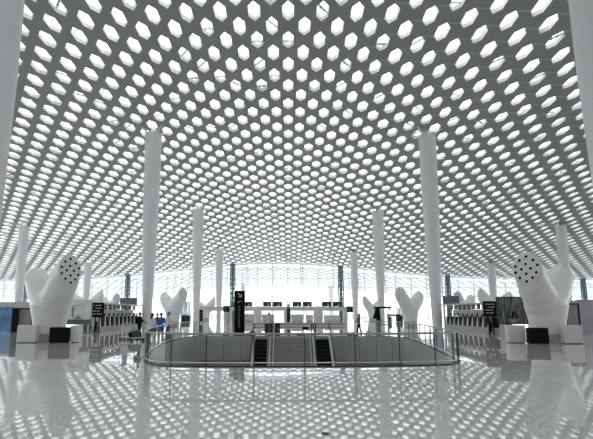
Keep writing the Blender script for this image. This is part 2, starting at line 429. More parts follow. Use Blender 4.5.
for s in (-1, 1):
    MB().tube([(s*(w-.2), .1, .9), (s*(w-.2), -8, .9-8*.55)], .025, 8).build('handrail', M['steel'], st, smooth=True)
    for k in range(5): MB().tube([(s*(w-.2), -.3-k*1.6, -.16-k*.88), (s*(w-.2), -.3-k*1.6, .74-k*.88)], .018, 6).build('baluster', M['steel'], st)

# ---------------------------------------------------------------- columns
def column(x, y, label, fork=True):
    t = thing('tapered_column', label, 'column', (x, y, 0), 0, 'white tapered columns holding up the ceiling')
    H = ceil_z(x, y)
    prof = [(.50, 0), (.54, 2), (.60, 4), (.76, 8.6), (.90, 14), (.94, H-1.2), (.93, H-.5)]
    if H < 18: prof = [(r, z*H/22.0) for r, z in [(.50,0),(.54,2),(.60,4),(.74,8.6),(.82,14),(.84,20.5),(.83,21.6)]]
    MB().lathe(prof, n=40).build('shaft', M['column'], t, smooth='auto')
    mb = MB(); zt = prof[-1][1]
    mb.lathe([(.6, zt-.1), (.45, zt+.15), (.3, H+.1)], n=20)
    mb.build('neck', M['column'], t, smooth='auto')
    for k in range(4):
        a = PI/4+k*PI/2; c, s = math.cos(a), math.sin(a)
        MB().tube([(.7*c, .7*s, zt-.3), (1.1*c, 1.1*s, zt+.15), (1.9*c, 1.9*s, ceil_z(x+1.9*c, y+1.9*s)+.05)], .10, 8).build('bracket', M['plaster'], t, smooth=True)
    MB().lathe([(.62, 0), (.62, .04), (.56, .06)], n=32).build('base_collar', M['steel'], t)
    return t
GX = 15.5
xl = at(22.5, 0, 26).x-.93; xr = at(570.6, 0, 26).x+.93
column(xl, 26, 'broad white column cropped by the left edge of the photo')
column(xr, 26, 'broad white column cropped by the right edge of the photo')
column(gx(147, 58), 58, 'tall white column beside the left check-in row, tallest left of the well')
column(gx(436.6, 58), 58, 'tall white column beside the right check-in row, tallest right of the well')
column(gx(196.2, 90), 90, 'white column right behind the left nozzle tree in the middle distance')
column(gx(381.5, 90), 90, 'white column with the black canopied kiosk standing before it')
column(gx(218.7, 122), 122, 'slim far white column just left of the tall black totem')
column(gx(355.5, 122), 122, 'slim far white column right of the row of entrance portals')
column(gx(17.5, 90), 90, 'white column behind the nearest left nozzle tree, towards the left edge')
column(gx(569, 90), 90, 'white column behind the nearest right nozzle tree, towards the right edge')
column(gx(85.5, 122), 122, 'small distant white column above the left flight display')
column(gx(494.5, 122), 122, 'small distant white column above the right flight display')

# ---------------------------------------------------------------- nozzle trees
def ring(c, n, a, b, N=28):
    n = Vector(n).normalized(); u = Vector((0,0,1)).cross(n)
    u = Vector((-n.y, n.x, 0)) if u.length > .05 else Vector((1,0,0))
    u.normalize(); 
    if abs(n.z) > .9: u = Vector((1,0,0)); u = (u-n*u.dot(n)).normalized()
    v = n.cross(u).normalized()
    return [Vector(c)+u*a*math.cos(2*PI*i/N)+v*b*math.sin(2*PI*i/N) for i in range(N)]
def loft_sections(sec, steps=5):
    """sections (centre, normal, a, b) -> rings sharing one frame carried along"""
    P = []
    for k in range(len(sec)-1):
        c0, n0, a0, b0 = sec[k]; c1, n1, a1, b1 = sec[k+1]
        for i in range(steps):
            t = i/steps; P.append((Vector(c0).lerp(Vector(c1), t), Vector(n0).normalized().lerp(Vector(n1).normalized(), t).normalized(), a0+(a1-a0)*t, b0+(b1-b0)*t))
    c, n, a, b = sec[-1]; P.append((Vector(c), Vector(n).normalized(), a, b))
    hor = Vector((sec[-1][1][0], sec[-1][1][1], 0)).normalized(); u = Vector((-hor.y, hor.x, 0))
    R = []
    for c, n, a, b in P:
        uu = (u-n*u.dot(n)).normalized(); v = n.cross(uu)
        R.append([c+uu*a*math.cos(2*PI*i/32)+v*b*math.sin(2*PI*i/32) for i in range(32)])
    return R, u
def eval_mesh(o):
    dg = bpy.context.evaluated_depsgraph_get(); dg.update()
    return bpy.data.meshes.new_from_object(o.evaluated_get(dg))
NOZ = [(0,.70),(-.46,.50),(.46,.46),(-.76,.16),(-.05,.26),(.74,.16),(-.34,-.03),(.28,-.02),(.66,-.26),(-.76,-.22),(-.02,-.32),(-.46,-.54),(.40,-.56),(0,-.76)]
def make_tree(name, armA, armB, mirror=1):
    mx = lambda p: (p[0]*mirror, p[1], p[2])
    t = thing('nozzle_tree', '', 'air outlet')
    body = MB(); trunk = [((0,0,2.0),(0,0,1),1.12,1.12),((0,0,2.6),(0,0,1),1.16,1.12)]
    body.lathe([(1.05, 1.6), (1.12, 2.1), (1.12, 2.5), (.9, 2.9), (.5, 3.1)], n=32)
    ends = []
    for arm in (armA, armB):
        sec = [(mx(c), mx(n), a, b) for c, n, a, b in arm]
        R, u = loft_sections(sec); body.rings(R); ends.append((sec[-1], u))
    o = body.build('branch_body', M['plaster'], t)
    md = o.modifiers.new('r', 'REMESH'); md.mode = 'VOXEL'; md.voxel_size = .075
    sm = o.modifiers.new('s', 'SMOOTH'); sm.iterations = 7; sm.factor = .6
    me = eval_mesh(o); me.name = 'branch_body'; me.polygons.foreach_set('use_smooth', [True]*len(me.polygons))
    if not me.materials: me.materials.append(M['plaster'])
    o.modifiers.clear(); o.data = me
    MB().lathe([(.96, .5), (.98, 1.0), (1.06, 1.5), (1.20, 2.1), (1.20, 2.16), (1.12, 2.2)], n=48).build('trunk', M['plaster'], t, smooth='auto')
    MB().lathe([(.92, 0), (.92, .5)], n=40).build('plinth', M['plinth'], t, smooth='auto', label='grey recessed plinth')
    for (c, n, a, b), u in ends:
        n = Vector(n).normalized(); v = n.cross(u).normalized(); u = (u-n*u.dot(n)).normalized(); c = Vector(c)
        if v.z < 0: v = -v
        def E(s, d, k=32): return [c+n*d+u*a*s*math.cos(2*PI*i/k)+v*b*s*math.sin(2*PI*i/k) for i in range(k)]
        mb = MB(); mb.rings([E(.97, -.06), E(.99, .03), E(.95, .06)]); pl = mb.build('vent_face', M['discm'], t, smooth='auto')
        for (p, q) in NOZ:
            cc = c+u*a*p+v*b*q
            def K(r, d): return [cc+n*d+u*r*math.cos(2*PI*i/14)+v*r*math.sin(2*PI*i/14) for i in range(14)]
            mb = MB(); mb.rings([K(.13, .05), K(.13, .075), K(.095, .08), K(.09, .062)], cap=False, mi=0); mb.add(K(.092, .066), [list(range(14))], 1)
            mb.build('nozzle', [M['ring'], M['nozzle']], t)
    return t
A1 = [((.1,-.05,1.7),(.1,-.1,1),1.0,1.0), ((.45,-.35,2.6),(.5,-.4,1),.98,.98), ((1.05,-.95,3.4),(.7,-.5,.7),.88,.9), ((1.70,-1.5,4.25),(.87,-.47,.10),.83,.98)]
B1 = [((-.1,.05,1.7),(-.1,.1,1),1.0,1.0), ((-.5,.35,2.5),(-.5,.4,1),.96,.96), ((-1.1,.85,3.2),(-.7,.5,.7),.88,.92), ((-1.75,1.5,3.85),(-.85,.5,.25),.82,.86)]
B2 = [((-.1,.05,1.7),(-.1,.1,1),1.0,1.0), ((-.7,.1,2.5),(-.7,.1,1),.96,.96), ((-1.5,.3,3.2),(-.9,.1,.5),.80,.85), ((-2.3,.6,4.1),(-.85,.4,.25),.66,.8)]
A1R = A1[:-1] + [((1.58,-1.5,4.20),(.78,-.6,.10),.86,.98)]
tl = make_tree('L', A1, B1, 1); tr = make_tree('R', A1R, B1, -1)
tl.location = (gx(50.3, 32.2), 32.2, 0); tr.location = (gx(546.5, 32.5), 32.5, 0)
tl.scale = (.98, .98, .98)
tl['label'] = 'large white forked nozzle tree standing nearest on the left'
tr['label'] = 'large white forked nozzle tree standing nearest on the right'
copy_tree(tl, (gx(173, 75), 75, 0), 0, 'white forked nozzle tree left of the well behind the blue-shirted visitor')
copy_tree(tr, (gx(410, 75), 75, 0), 0, 'white forked nozzle tree between the right tall column and the black kiosk')
copy_tree(tl, (gx(208, 122), 118, 0), math.radians(25), 'distant white nozzle tree behind the column left of the black totem')
copy_tree(tr, (gx(370, 122), 118, 0), math.radians(-12), 'distant white nozzle tree between the two right central columns')
copy_tree(tl, (gx(87, 78), 78, 0), math.radians(38), 'white nozzle tree with spread arms behind the left flight display')
copy_tree(tr, (gx(496, 78), 78, 0), math.radians(-38), 'white nozzle tree with spread arms behind the right flight display')
copy_tree(tl, (gx(110, 98), 98, 0), 0, 'small far white nozzle tree above the left check-in row')
copy_tree(tr, (gx(469, 90), 92, 0), 0, 'small far white nozzle tree above the right check-in row')
copy_tree(tr, (gx(528, 66), 64, 0), 0, 'white nozzle tree peeking out from behind the nearest right one')

# ---------------------------------------------------------------- boxes beside the trees
def cabinet(name, px0, px1, D, h, m, label, cat, dep=.5):
    x0, x1 = gx(px0, D), gx(px1, D); w = (x1-x0)/2
    t = thing(name, label, cat, ((x0+x1)/2, D, 0))
    MB().rbox(-w, w, 0, dep, .04, h, .03).build('body', m, t)
    MB().box(-w+.04, w-.04, .04, dep-.04, 0, .04).build('foot_rail', M['dark'], t)
    mb = MB(); mb.box(-w+.08, w-.08, -.012, -.001, .10, h-.10); mb.build('front_panel', m, t)
    return t
cabinet('display_plinth', 18.5, 37.0, 30.5, 1.0, M['whitebox'], 'white square box left of the nearest left nozzle tree', 'box')
cabinet('display_plinth', 50.5, 68.8, 30.6, .88, M['black'], 'black square box in front of the nearest left nozzle tree', 'box', .5)
cabinet('display_plinth', 71.5, 78, 30.9, .98, M['whitebox'], 'narrow white box right of the nearest left nozzle tree', 'box')
cabinet('display_plinth', 527.6, 547, 30.8, .88, M['black'], 'black square box in front of the nearest right nozzle tree', 'box', .5)
cabinet('display_plinth', 562.5, 580.5, 30.9, 1.02, M['whitebox'], 'white square box right of the nearest right nozzle tree', 'box')
cabinet('display_plinth', 506.5, 523.5, 31.6, 1.0, M['whitebox'], 'white square box below the dark waterfall picture board', 'box')

# ---------------------------------------------------------------- boards and displays
def textrows(t, w, h, z0, rows, y=-.062):
    rnd = random.Random(3)
    for r in range(rows):
        z = z0+h*(.82-.2*r); x = -w*.75
        for k in range(3):
            l = rnd.uniform(.12, .30)
            if x+l > w*.8: break
            if rnd.random() < .8: MB().box(x, x+l, y-.004, y, z-.03, z+.03).build('text_line', M['text'], t)
            x += l+.07
def board(px0, px1, D, z0, z1, label, kind, rz=0, postx=None):
    x0, x1 = gx(px0, D), gx(px1, D); w = (x1-x0)/2; h = z1-z0
    t = thing('picture_board' if kind != 'flight' else 'flight_display', label, 'display board', ((x0+x1)/2, D, 0), rz)
    MB().rbox(-w-.03, w+.03, -.06, .10, z0-.03, z1+.03, .015).build('casing', M['black'] if kind != 'white' else M['lightgrey'], t)
    if kind == 'flight':
        textrows(t, w, h, z0, 4)
        for px in (-.35, .35): MB().box(px*w-.05, px*w+.05, -.02, .06, 0, z0).build('post', M['black'], t)
        MB().box(-w*.6, w*.6, -.2, .3, 0, .04).build('base_plate', M['black'], t)
        MB().box(-w*.38, w*.05, -.12, .12, .1, .95).build('console', M['black'], t)
    elif kind == 'white':
        MB().box(-w+.03, w-.03, -.075, -.061, z0+h*.2, z1-.03).build('poster', M['paper'], t)
        MB().box(-w+.0, w-.0, -.08, -.062, z0, z0+h*.2).build('caption_strip', M['green'], t, label='dark green strip along the bottom')
        mb = MB()
        mb.box(-.55*w, .2*w, -.082, -.076, z0+h*.76, z0+h*.79); mb.box(-.62*w, -.45*w, -.082, -.076, z0+h*.3, z0+h*.72)
        for k in range(9):
            xx = -.5*w+k*.09*w; zz = z0+h*(.24+.22*math.exp(-((k-4.5)/2.2)**2)); mb.add([(xx,-.083,z0+h*.22),(xx+.10*w,-.083,z0+h*.22),(xx+.05*w,-.083,zz+.06)], [(0,1,2)])
        mb.box(.35*w, .37*w, -.082, -.076, z0+h*.3, z0+h*.9)
        mb.build('poster_drawing', M['ink'], t)
        for s in (.15, .8): MB().box(s*w-.06, s*w+.06, -.03, .06, 0, z0).build('post', M['lightgrey'], t)
        MB().box(-.1*w, w, -.25, .3, 0, .04).build('base_plate', M['steel'], t)
    else:
        # dark picture: pale vertical streaks around a dark and orange figure
        m = bpy.data.materials.new('streaked_picture'); m.use_nodes = True; nt = m.node_tree; b = nt.nodes['Principled BSDF']
        tc = nt.nodes.new('ShaderNodeTexCoord'); mp = nt.nodes.new('ShaderNodeMapping'); mp.inputs['Scale'].default_value = (7, 1, .8)
        n = nt.nodes.new('ShaderNodeTexNoise'); n.inputs['Scale'].default_value = 1.3; n.inputs['Detail'].default_value = 5
        r = nt.nodes.new('ShaderNodeValToRGB'); r.color_ramp.elements[0].position = .42; r.color_ramp.elements[0].color = (.02,.023,.025,1)
        r.color_ramp.elements[1].position = .72; r.color_ramp.elements[1].color = (.28,.30,.31,1)
        nt.links.new(tc.outputs['Object'], mp.inputs[0]); nt.links.new(mp.outputs[0], n.inputs['Vector']); nt.links.new(n.outputs['Fac'], r.inputs[0]); nt.links.new(r.outputs[0], b.inputs['Base Color'])
        b.inputs['Roughness'].default_value = .35
        MB().box(-w+.02, w-.02, -.075, -.061, z0+.02, z1-.02).build('picture', m, t)
        mb = MB(); mb.add([(-.14,-.08,z0+.3),(.16,-.08,z0+.3),(.03,-.08,z0+.85),(-.05,-.08,z0+.8)], [(0,1,2,3)], 0)
        mb.add([(-.06,-.084,z0+.32),(.12,-.084,z0+.32),(.05,-.084,z0+.6)], [(0,1,2)], 1)
        mb.add([(-.4,-.082,z0+.3),(.4,-.082,z0+.3),(.1,-.082,z0+.12),(-.1,-.082,z0+.12)], [(0,1,2,3)], 2)
        mb.build('picture_figure', [M['black'], mat('rust_orange', (.32,.11,.04), .5, var=.1), M['grey']], t)
        MB().box(-w+.08, -w+.42, -.03, .1, 0, z0).build('post', M['lightgrey'], t, label='pale wide post')
        MB().box(-w+.5, -w+.62, -.03, .1, 0, z0).build('post', M['black'], t, label='thin black post')
        MB().box(-w, -w+.9, -.25, .3, 0, .04).build('base_plate', M['steel'], t)
    return t
board(67.8, 91, 40, .84, 2.62, 'pale poster board with dark green strip right of the nearest left nozzle tree', 'white', math.radians(4))
board(498, 527.5, 36.5, .98, 2.73, 'dark picture board with pale streaks left of the nearest right nozzle tree', 'dark', math.radians(-6))
board(91.8, 103.4, 47, 1.31, 2.55, 'black flight display at the near end of the left check-in row', 'flight')
board(484, 496.6, 45, 1.41, 2.6, 'black flight display at the near end of the right check-in row', 'flight')
# panels behind the trees, at the sides
def panel(name, px0, px1, D, z1, m, label, cat='panel', frame=None, depth=.15, z0=0):
    x0, x1 = gx(px0, D), gx(px1, D); w = (x1-x0)/2
    t = thing(name, label, cat, ((x0+x1)/2, D, 0))
    MB().box(-w, w, 0, depth, z0, z1).build('board', m, t)
    if frame:
        f = .1
        mb = MB(); mb.box(-w-f, -w, -.05, depth+.02, z0, z1+f); mb.box(w, w+f, -.05, depth+.02, z0, z1+f); mb.box(-w, w, -.05, depth+.02, z1, z1+f)
        mb.build('frame', frame, t)
    return t
panel('partition_panel', 19, 32, 47, 2.0, M['grey'], 'grey panel in a black frame behind the nearest left nozzle tree', frame=M['black'])
panel('partition_panel', 12.2, 18, 46.5, 2.1, M['black'], 'tall black panel between the blue wall and the grey panel')
panel('advertising_wall', -22, 12, 51.5, 2.24, M['blue'], 'blue printed advertising wall at the left edge', 'advertising wall', depth=.4)
panel('partition_panel', -22, 32, 55, 2.8, M['lightgrey'], 'long pale fascia wall above the blue advertising wall')
panel('partition_panel', 566.5, 578, 43, 2.32, M['grey'], 'grey panel with a thin black frame behind the nearest right nozzle tree', frame=M['black'])
panel('advertising_wall', 578.8, 640, 44, 2.75, M['lilac'], 'pale lilac printed wall at the right edge', 'advertising wall', depth=.4)
panel('partition_panel', 560, 580, 48, 2.75, M['lightgrey'], 'pale fascia wall above the grey panel on the right')

# ---------------------------------------------------------------- check-in rows
def checkin_desk(label, side):
    t = thing('check_in_counter', label, 'counter', (0,0,0), 0, 'check-in counters in the %s row' % side)
    MB().box(-.46, .88, .02, .8, 0, .45).build('base_cabinet', M['midgrey'], t)
    MB().add([(-.42,0,.45),(-.05,0,.45),(.10,.1,1.32),(-.30,.1,1.32),(-.42,.7,.45),(-.05,.7,.45),(.10,.7,1.32),(-.30,.7,1.32)],
             [(0,1,2,3),(5,4,7,6),(4,0,3,7),(1,5,6,2),(3,2,6,7),(4,5,1,0)]).build('desk', M['whitebox'], t)
    MB().box(.16, .86, -.02, .8, .45, 1.30).build('baggage_scale', M['black'], t)
    MB().box(-.40, .80, .85, .92, 1.36, 1.98).build('light_panel', M['whitebox'], t)
    m = MB().box(.22, .58, .3, .36, 1.34, 1.62).build('monitor', M['dark'], t)
    MB().box(.37, .43, .36, .42, 1.30, 1.5).build('stand', M['dark'], m)
    s = MB().box(-.46, .46, .60, .66, 2.0, 2.42).build('overhead_sign', M['dark'], t)
    mb = MB(); mb.box(-.38, -.15, .59, .599, 2.12, 2.3); mb.box(-.05, .35, .59, .599, 2.18, 2.26); mb.build('sign_text', M['text'], s)
    MB().box(-.46, .88, 1.5, 1.6, .0, 1.95).build('backdrop', M['whitebox'], t)
    MB().box(-.46, -.40, .6, .66, 1.1, 2.0).build('sign_post', M['steel'], t)
    return t
ords = ['nearest', 'second', 'third', 'fourth', 'fifth', 'sixth', 'seventh', 'eighth', 'ninth', 'tenth', 'eleventh']
for sgn, side, d0 in ((-1, 'left', 48.5), (1, 'right', 46.5)):
    proto = None
    for k in range(10):
        lab = 'white check-in counter of the %s row, %s to the camera' % (side, ords[k] if k else 'nearest')
        if k: lab = 'white check-in counter of the %s row, %s from its near end' % (side, ords[k])
        loc = (sgn*17.0, d0+k*1.36, 0); rz = PI/2 if sgn < 0 else -PI/2
        rz = -rz if False else rz
        if proto is None:
            proto = checkin_desk(lab, side); proto.location = loc; proto.rotation_euler = (0, 0, rz)
        else: copy_tree(proto, loc, rz, lab)
    t = thing('check_in_canopy', 'long thin pale roof running above the %s check-in row' % side, 'canopy', (sgn*17.8, d0-1, 0))
    MB().box(-1.0, .9, 0, 14.6, 2.46, 2.58).build('roof_slab', M['lightgrey'], t)
    for yy in (.1, 7, 14.4): MB().box(.95 if sgn > 0 else -1.05, 1.05 if sgn > 0 else -.95, yy, yy+.1, 0, 2.46).build('support_post', M['steel'], t)
panel('hanging_board', 119.5, 136.5, 72, 3.65, M['slate'], 'wide slate board beyond the left check-in row', z0=2.7).location.z = 0
panel('hanging_board', 443.8, 460, 72, 3.85, M['slate'], 'wide slate board beyond the right check-in row', z0=2.77)
for nm in [o for o in bpy.data.objects if o.name.startswith('hanging_board')]:
    nm.name = 'slate_board'
    for s in (-.9, .9): MB().box(s-.05, s+.05, .03, .12, 0, 2.72).build('leg', M['dark'], nm)

# ---------------------------------------------------------------- far entrance portals
PD = 95.0
def portal(px0, px1, label):
    x0, x1 = gx(px0, PD), gx(px1, PD); w = (x1-x0)/2
    t = thing('entrance_portal', label, 'doorway', ((x0+x1)/2, PD, 0), 0, 'beige entrance portals at the far end')
    MB().box(-w, w, 0, 2.2, 1.95, 2.57).build('header', M['beige'], t)
    MB().box(-w-.02, w+.02, -.06, 2.25, 2.57, 2.64).build('cornice', M['grey'], t)
    for s in (-1, 1):
        MB().box(*sorted((s*w, s*(w-.55))), 0, 2.2, 0, 1.95).build('jamb', M['beige'], t)
        MB().box(s*w*.3-.04, s*w*.3+.04, .9, 1.0, 0, 1.95).build('door_post', M['mullion'], t)
    MB().box(-w+.55, w-.55, .94, .96, .1, 1.95).build('door_glass', M['wallglass'], t)
    return t
for a, b, lab in ((198, 227.3, 'leftmost beige entrance portal'), (227.7, 257.3, 'beige entrance portal behind the black totem'), (257.7, 287, 'beige entrance portal behind the dark brown cabinets'),
                  (287.6, 317, 'beige entrance portal right of the slim dark kiosk pillar'), (317.6, 347, 'rightmost beige entrance portal')):
    portal(a, b, lab)
def desk(px0, px1, D, h, label, m='lightgrey'):
    x0, x1 = gx(px0, D), gx(px1, D); w = (x1-x0)/2
    t = thing('reception_desk', label, 'desk', ((x0+x1)/2, D, 0))
    MB().rbox(-w, w, 0, .8, 0, h-.06, .03).build('body', M[m], t)
    MB().box(-w-.05, w+.05, -.06, .86, h-.06, h).build('worktop', M['whitebox'], t)
    MB().box(-w+.1, w-.1, -.02, -.001, .15, .3).build('kick_strip', M['grey'], t)
    return t
desk(262, 274, 90, 1.35, 'grey desk in front of the portal behind the cabinets')
desk(291, 303, 89, 1.35, 'grey desk right of the slim dark kiosk pillar')
desk(306, 313, 90, 1.25, 'small pale desk, second right of the slim dark kiosk pillar', 'whitebox')
desk(324, 340, 90, 1.2, 'pale desk before the rightmost entrance portal', 'whitebox')
desk(240, 254, 88, 1.4, 'grey desk just right of the black totem')
desk(254, 345, 70, .42, 'long low pale bench across the hall before the portals', 'lightgrey')
for a, b, lab in ((233.2, 242.2, 'teal screen over the black totem portal, left of its pair'), (243.2, 252, 'teal screen over the black totem portal, right of its pair'), (262.8, 271.4, 'teal screen over the cabinets portal, left of its pair'),
             (272.8, 282.2, 'teal screen over the cabinets portal, right of its pair'), (292.5, 301.5, 'third pair of teal screens above the portals, its left one'), (303, 312.2, 'third pair of teal screens above the portals, its right one'),
             (322.2, 331.8, 'teal screen over the rightmost portal, left of its pair'), (333.2, 342.2, 'teal screen over the rightmost portal, right of its pair')):
    x0, x1 = gx(a, PD), gx(b, PD); w = (x1-x0)/2
    t = thing('wide_screen', lab, 'screen', ((x0+x1)/2, PD+.5, 2.64), 0, 'teal screens above the portals')
    MB().rbox(-w, w, 0, .2, .05, .93, .02).build('casing', M['teal'], t)
    MB().box(-w+.08, w-.08, -.02, -.001, .12, .86).build('display', M['screen'], t)
    mb = MB(); mb.add([(w*.1,-.03,.15),(w*.45,-.03,.15),(w*.42,-.03,.45),(w*.3,-.03,.65),(w*.15,-.03,.4)], [(0,1,2,3,4)]); mb.build('pale_figure', mat('aqua_print', (.3,.5,.55), .5, var=.2), t)
    for s in (-.7, .7): MB().box(w*s-.04, w*s+.04, .05, .12, 0, .05).build('foot', M['dark'], t)
def round_pillar(px, D, r, h, label):
    t = thing('round_pillar', label, 'pillar', (gx(px, D), D, 0))
    MB().lathe([(r, .08), (r, h)], n=24).build('shaft', M['beige'], t, smooth='auto'); MB().lathe([(r+.05, 0), (r+.05, .08)], n=24).build('base', M['steel'], t)
round_pillar(257.5, 93.5, .75, 2.7, 'short round beige pillar between the totem portal and the cabinets portal')
round_pillar(318.5, 93.5, .75, 2.7, 'short round beige pillar left of the rightmost portal')

def small_sign(px0, px1, D, z0, z1, label):
    x0, x1 = gx(px0, D), gx(px1, D); w = (x1-x0)/2
    t = thing('sign_stand', label, 'sign', ((x0+x1)/2, D, 0))
    MB().rbox(-w, w, 0, .12, z0, z1, .02).build('panel', M['black'], t)
    mb = MB(); h = z1-z0
    for r in range(3): mb.box(-w*.7, w*(.6-.2*r), -.01, -.001, z1-h*(.28+.25*r), z1-h*(.2+.25*r))
    mb.build('text_rows', M['dimtext'], t)
    for s in (-.8, .8): MB().box(w*s-.04, w*s+.04, .02, .1, 0, z0).build('leg', M['dark'], t)
    return t
small_sign(346.8, 353, 92, 1.7, 2.72, 'small black sign on two legs right of the portals')
small_sign(223.2, 229.5, 92, 1.75, 2.8, 'small black sign on two legs left of the black totem')
small_sign(199.3, 202.8, 84, .3, 2.1, 'narrow black notice stand against the left central column')

# totem
t = thing('direction_totem', 'tall black totem sign with a white arrow at the far left rim of the well', 'sign', (gx(239.5, 41.4), 41.4, 0))
MB().rbox(-.40, .40, -.11, .11, .06, 3.38, .02).build('body', M['black'], t); MB().box(-.46, .46, -.2, .2, 0, .06).build('base', M['dark'], t)
mb = MB()
def bar(mb, x0, z0, x1, z1, th, y=-.118):
    d = Vector((x1-x0, z1-z0)).normalized(); n = Vector((-d.y, d.x))*th/2
    mb.add([(x0+n.x,y,z0+n.y),(x0-n.x,y,z0-n.y),(x1-n.x,y,z1-n.y),(x1+n.x,y,z1+n.y)], [(0,1,2,3)])
bar(mb, -.12, 3.18, .12, 2.94, .07); bar(mb, .15, 3.12, .15, 2.90, .07); bar(mb, -.06, 2.91, .18, 2.91, .07)
mb.build('arrow', M['text'], t, label='pale arrow pointing down to the right')
mb = MB(); bar(mb, -.12, 2.46, .02, 2.58, .05); bar(mb, .02, 2.57, .16, 2.57, .05); mb.build('escalator_symbol', M['text'], t)
rnd = random.Random(5)
for k in range(8):
    mb = MB(); z = 2.18-.21*k
    for j in range(3): bar(mb, -.10, z-.05*j, .02+rnd.random()*.05, z-.05*j, .022)
    bar(mb, -.08 + .1*(k % 2), z+.01, -.08+.1*(k % 2), z-.11, .025); mb.build('letter', M['grey'], t)

# slim dark kiosk pillar
t = thing('kiosk_pillar', 'slim dark kiosk pillar with a pale head between the central portals', 'kiosk', (gx(288.5, 91), 91, 0))
MB().rbox(-.30, .30, -.15, .15, .05, 2.45, .03).build('body', M['dark'], t); MB().box(-.4, .4, -.25, .25, 0, .05).build('base', M['black'], t)
MB().lathe([(.22, 2.45), (.30, 2.6), (.30, 2.95), (.2, 3.15)], n=16).build('head', M['lightgrey'], t, smooth='auto', label='pale grey head')

# black canopied kiosk right of the well
t = thing('canopied_kiosk', 'black flat-roofed kiosk with drooping cloth at the far right rim of the well', 'kiosk', (gx(382.5, 42.5), 42.5, 0))
MB().box(-.65, .65, -.4, .5, 2.02, 2.16).build('roof', M['black'], t)
for sx in (-.3, .45):
    for sy in (-.3, .4): MB().box(sx-.025, sx+.025, sy-.025, sy+.025, 0, 2.02).build('post', M['dark'], t)
mb = MB(); mb.add([(-.55,-.41,2.05),(-.28,-.41,2.05),(-.22,-.41,1.15),(-.78,-.41,1.28),(-.62,-.41,1.7),(-.55,.1,2.05),(-.28,.1,2.05),(-.22,.1,1.15),(-.78,.1,1.28),(-.62,.1,1.7)],
    [(0,4,3,2,1),(5,6,7,8,9),(0,1,6,5),(1,2,7,6),(2,3,8,7),(3,4,9,8),(4,0,5,9)]); mb.build('draped_cloth', M['cblack'], t)
MB().box(-.3, .45, -.3, .4, .75, .80).build('shelf', M['dark'], t); MB().box(-.55, -.25, -.3, .2, 0, 1.1).build('cabinet', M['grey'], t)
t = thing('high_table', 'dark framed high table right of the black canopied kiosk', 'table', (gx(393.5, 46), 46, 0))
MB().box(-.5, .5, -.35, .35, 1.42, 1.55).build('tabletop', M['dark'], t)
for sx in (-.42, .42):
    for sy in (-.28, .28): MB().box(sx-.03, sx+.03, sy-.03, sy+.03, 0, 1.42).build('leg', M['dark'], t)
MB().box(-.5, -.2, -.2, .2, .4, 1.35).build('side_cabinet', M['grey'], t)

# cabinets at the rim
def brown_cabinet(px0, px1, label):
    D = 42.0; x0, x1 = gx(px0, D), gx(px1, D); w = (x1-x0)/2
    t = thing('brown_cabinet', label, 'cabinet', ((x0+x1)/2, D, 0), 0, 'dark brown cabinets at the rim')
    MB().rbox(-w, w, 0, .6, .05, .82, .02).build('body', M['black'], t); MB().box(-w, w, -.03, .63, .82, .87).build('top', M['wood'], t)
    d = MB().box(-w+.05, w-.05, -.015, -.001, .12, .76).build('door', M['wood'], t)
    MB().box(w*.5, w*.6, -.035, -.016, .4, .52).build('handle', M['steel'], d); MB().box(-w+.03, w-.03, .05, .55, 0, .05).build('foot', M['black'], t)
brown_cabinet(264.6, 272.3, 'dark brown cabinet with the white-shirted attendant behind it')
brown_cabinet(272.8, 280, 'dark brown cabinet, right one of the adjoining pair')
t = thing('service_cart', 'small black service cart behind the right escalator', 'cart', (gx(305.8, 42.2), 42.2, 0))
MB().box(-.28, .28, -.2, .2, .38, .62).build('tray', M['black'], t); MB().box(-.28, .28, -.2, .2, .12, .15).build('lower_shelf', M['dark'], t)
for sx in (-.25, .25):
    for sy in (-.17, .17): MB().box(sx-.02, sx+.02, sy-.02, sy+.02, 0, .38).build('leg', M['black'], t)
t = thing('low_black_box', 'low black box on the floor above the stairs', 'box', (gx(299, 41.5), 41.5, 0))
MB().rbox(-.20, .20, -.12, .12, 0, .17, .02).build('body', M['black'], t); MB().box(-.21, .21, -.13, .13, .17, .20).build('lid', M['wood'], t)
for k, px in enumerate((311.2, 315.2)):
    t = thing('queue_post', 'black queue post right of the service cart, %s of two' % ('left' if k == 0 else 'right'), 'queue post', (gx(px, 42.4), 42.4, 0), 0, 'queue posts')
    MB().lathe([(.04, .03), (.04, .72), (.05, .74), (.05, .82)], n=12).build('pole', M['black'], t); MB().lathe([(.13, 0), (.13, .02), (.05, .03)], n=16).build('base', M['black'], t)
t = thing('duffel_bag', 'dark duffel bag lying beside the foot of the black totem', 'bag', (gx(251, 41.3), 41.3, 0))
R = []
for k in range(9):
    a = k/8; s = math.sin(PI*(.08+.84*a))**.5; hh = .10+.10*a
    R.append([(-.36+.72*a, .14*s*math.cos(2*PI*i/12), hh*s+hh*s*math.sin(2*PI*i/12)) for i in range(12)])
MB().rings(R).build('bag_body', M['cblack'], t, smooth=True)
MB().tube([(-.15, -.05, .22), (-.08, -.08, .34), (.08, -.08, .36), (.15, -.05, .30)], .015, 6).build('strap', M['black'], t)

# background kiosks at left centre
def kiosk(px0, px1, D, h, label):
    x0, x1 = gx(px0, D), gx(px1, D); w = (x1-x0)/2
    t = thing('glass_kiosk', label, 'kiosk', ((x0+x1)/2, D, 0))
    MB().box(-w, w, -.6, .6, h-.15, h).build('roof', M['teal'], t)
    for sx in (-w+.05, 0, w-.05): MB().box(sx-.05, sx+.05, -.55, -.45, 0, h-.15).build('post', M['teal'], t)
    MB().box(-w, w, -.5, .5, 0, 1.1).build('counter', M['dark'], t); MB().box(-w+.1, w-.1, -.5, -.48, 1.1, h-.2).build('window_pane', M['fritted'], t)
kiosk(182, 190.5, 104, 3.7, 'dark framed glass kiosk between the left forked tree and the column')
kiosk(396, 402, 104, 2.6, 'small dark framed kiosk behind the right forked tree')

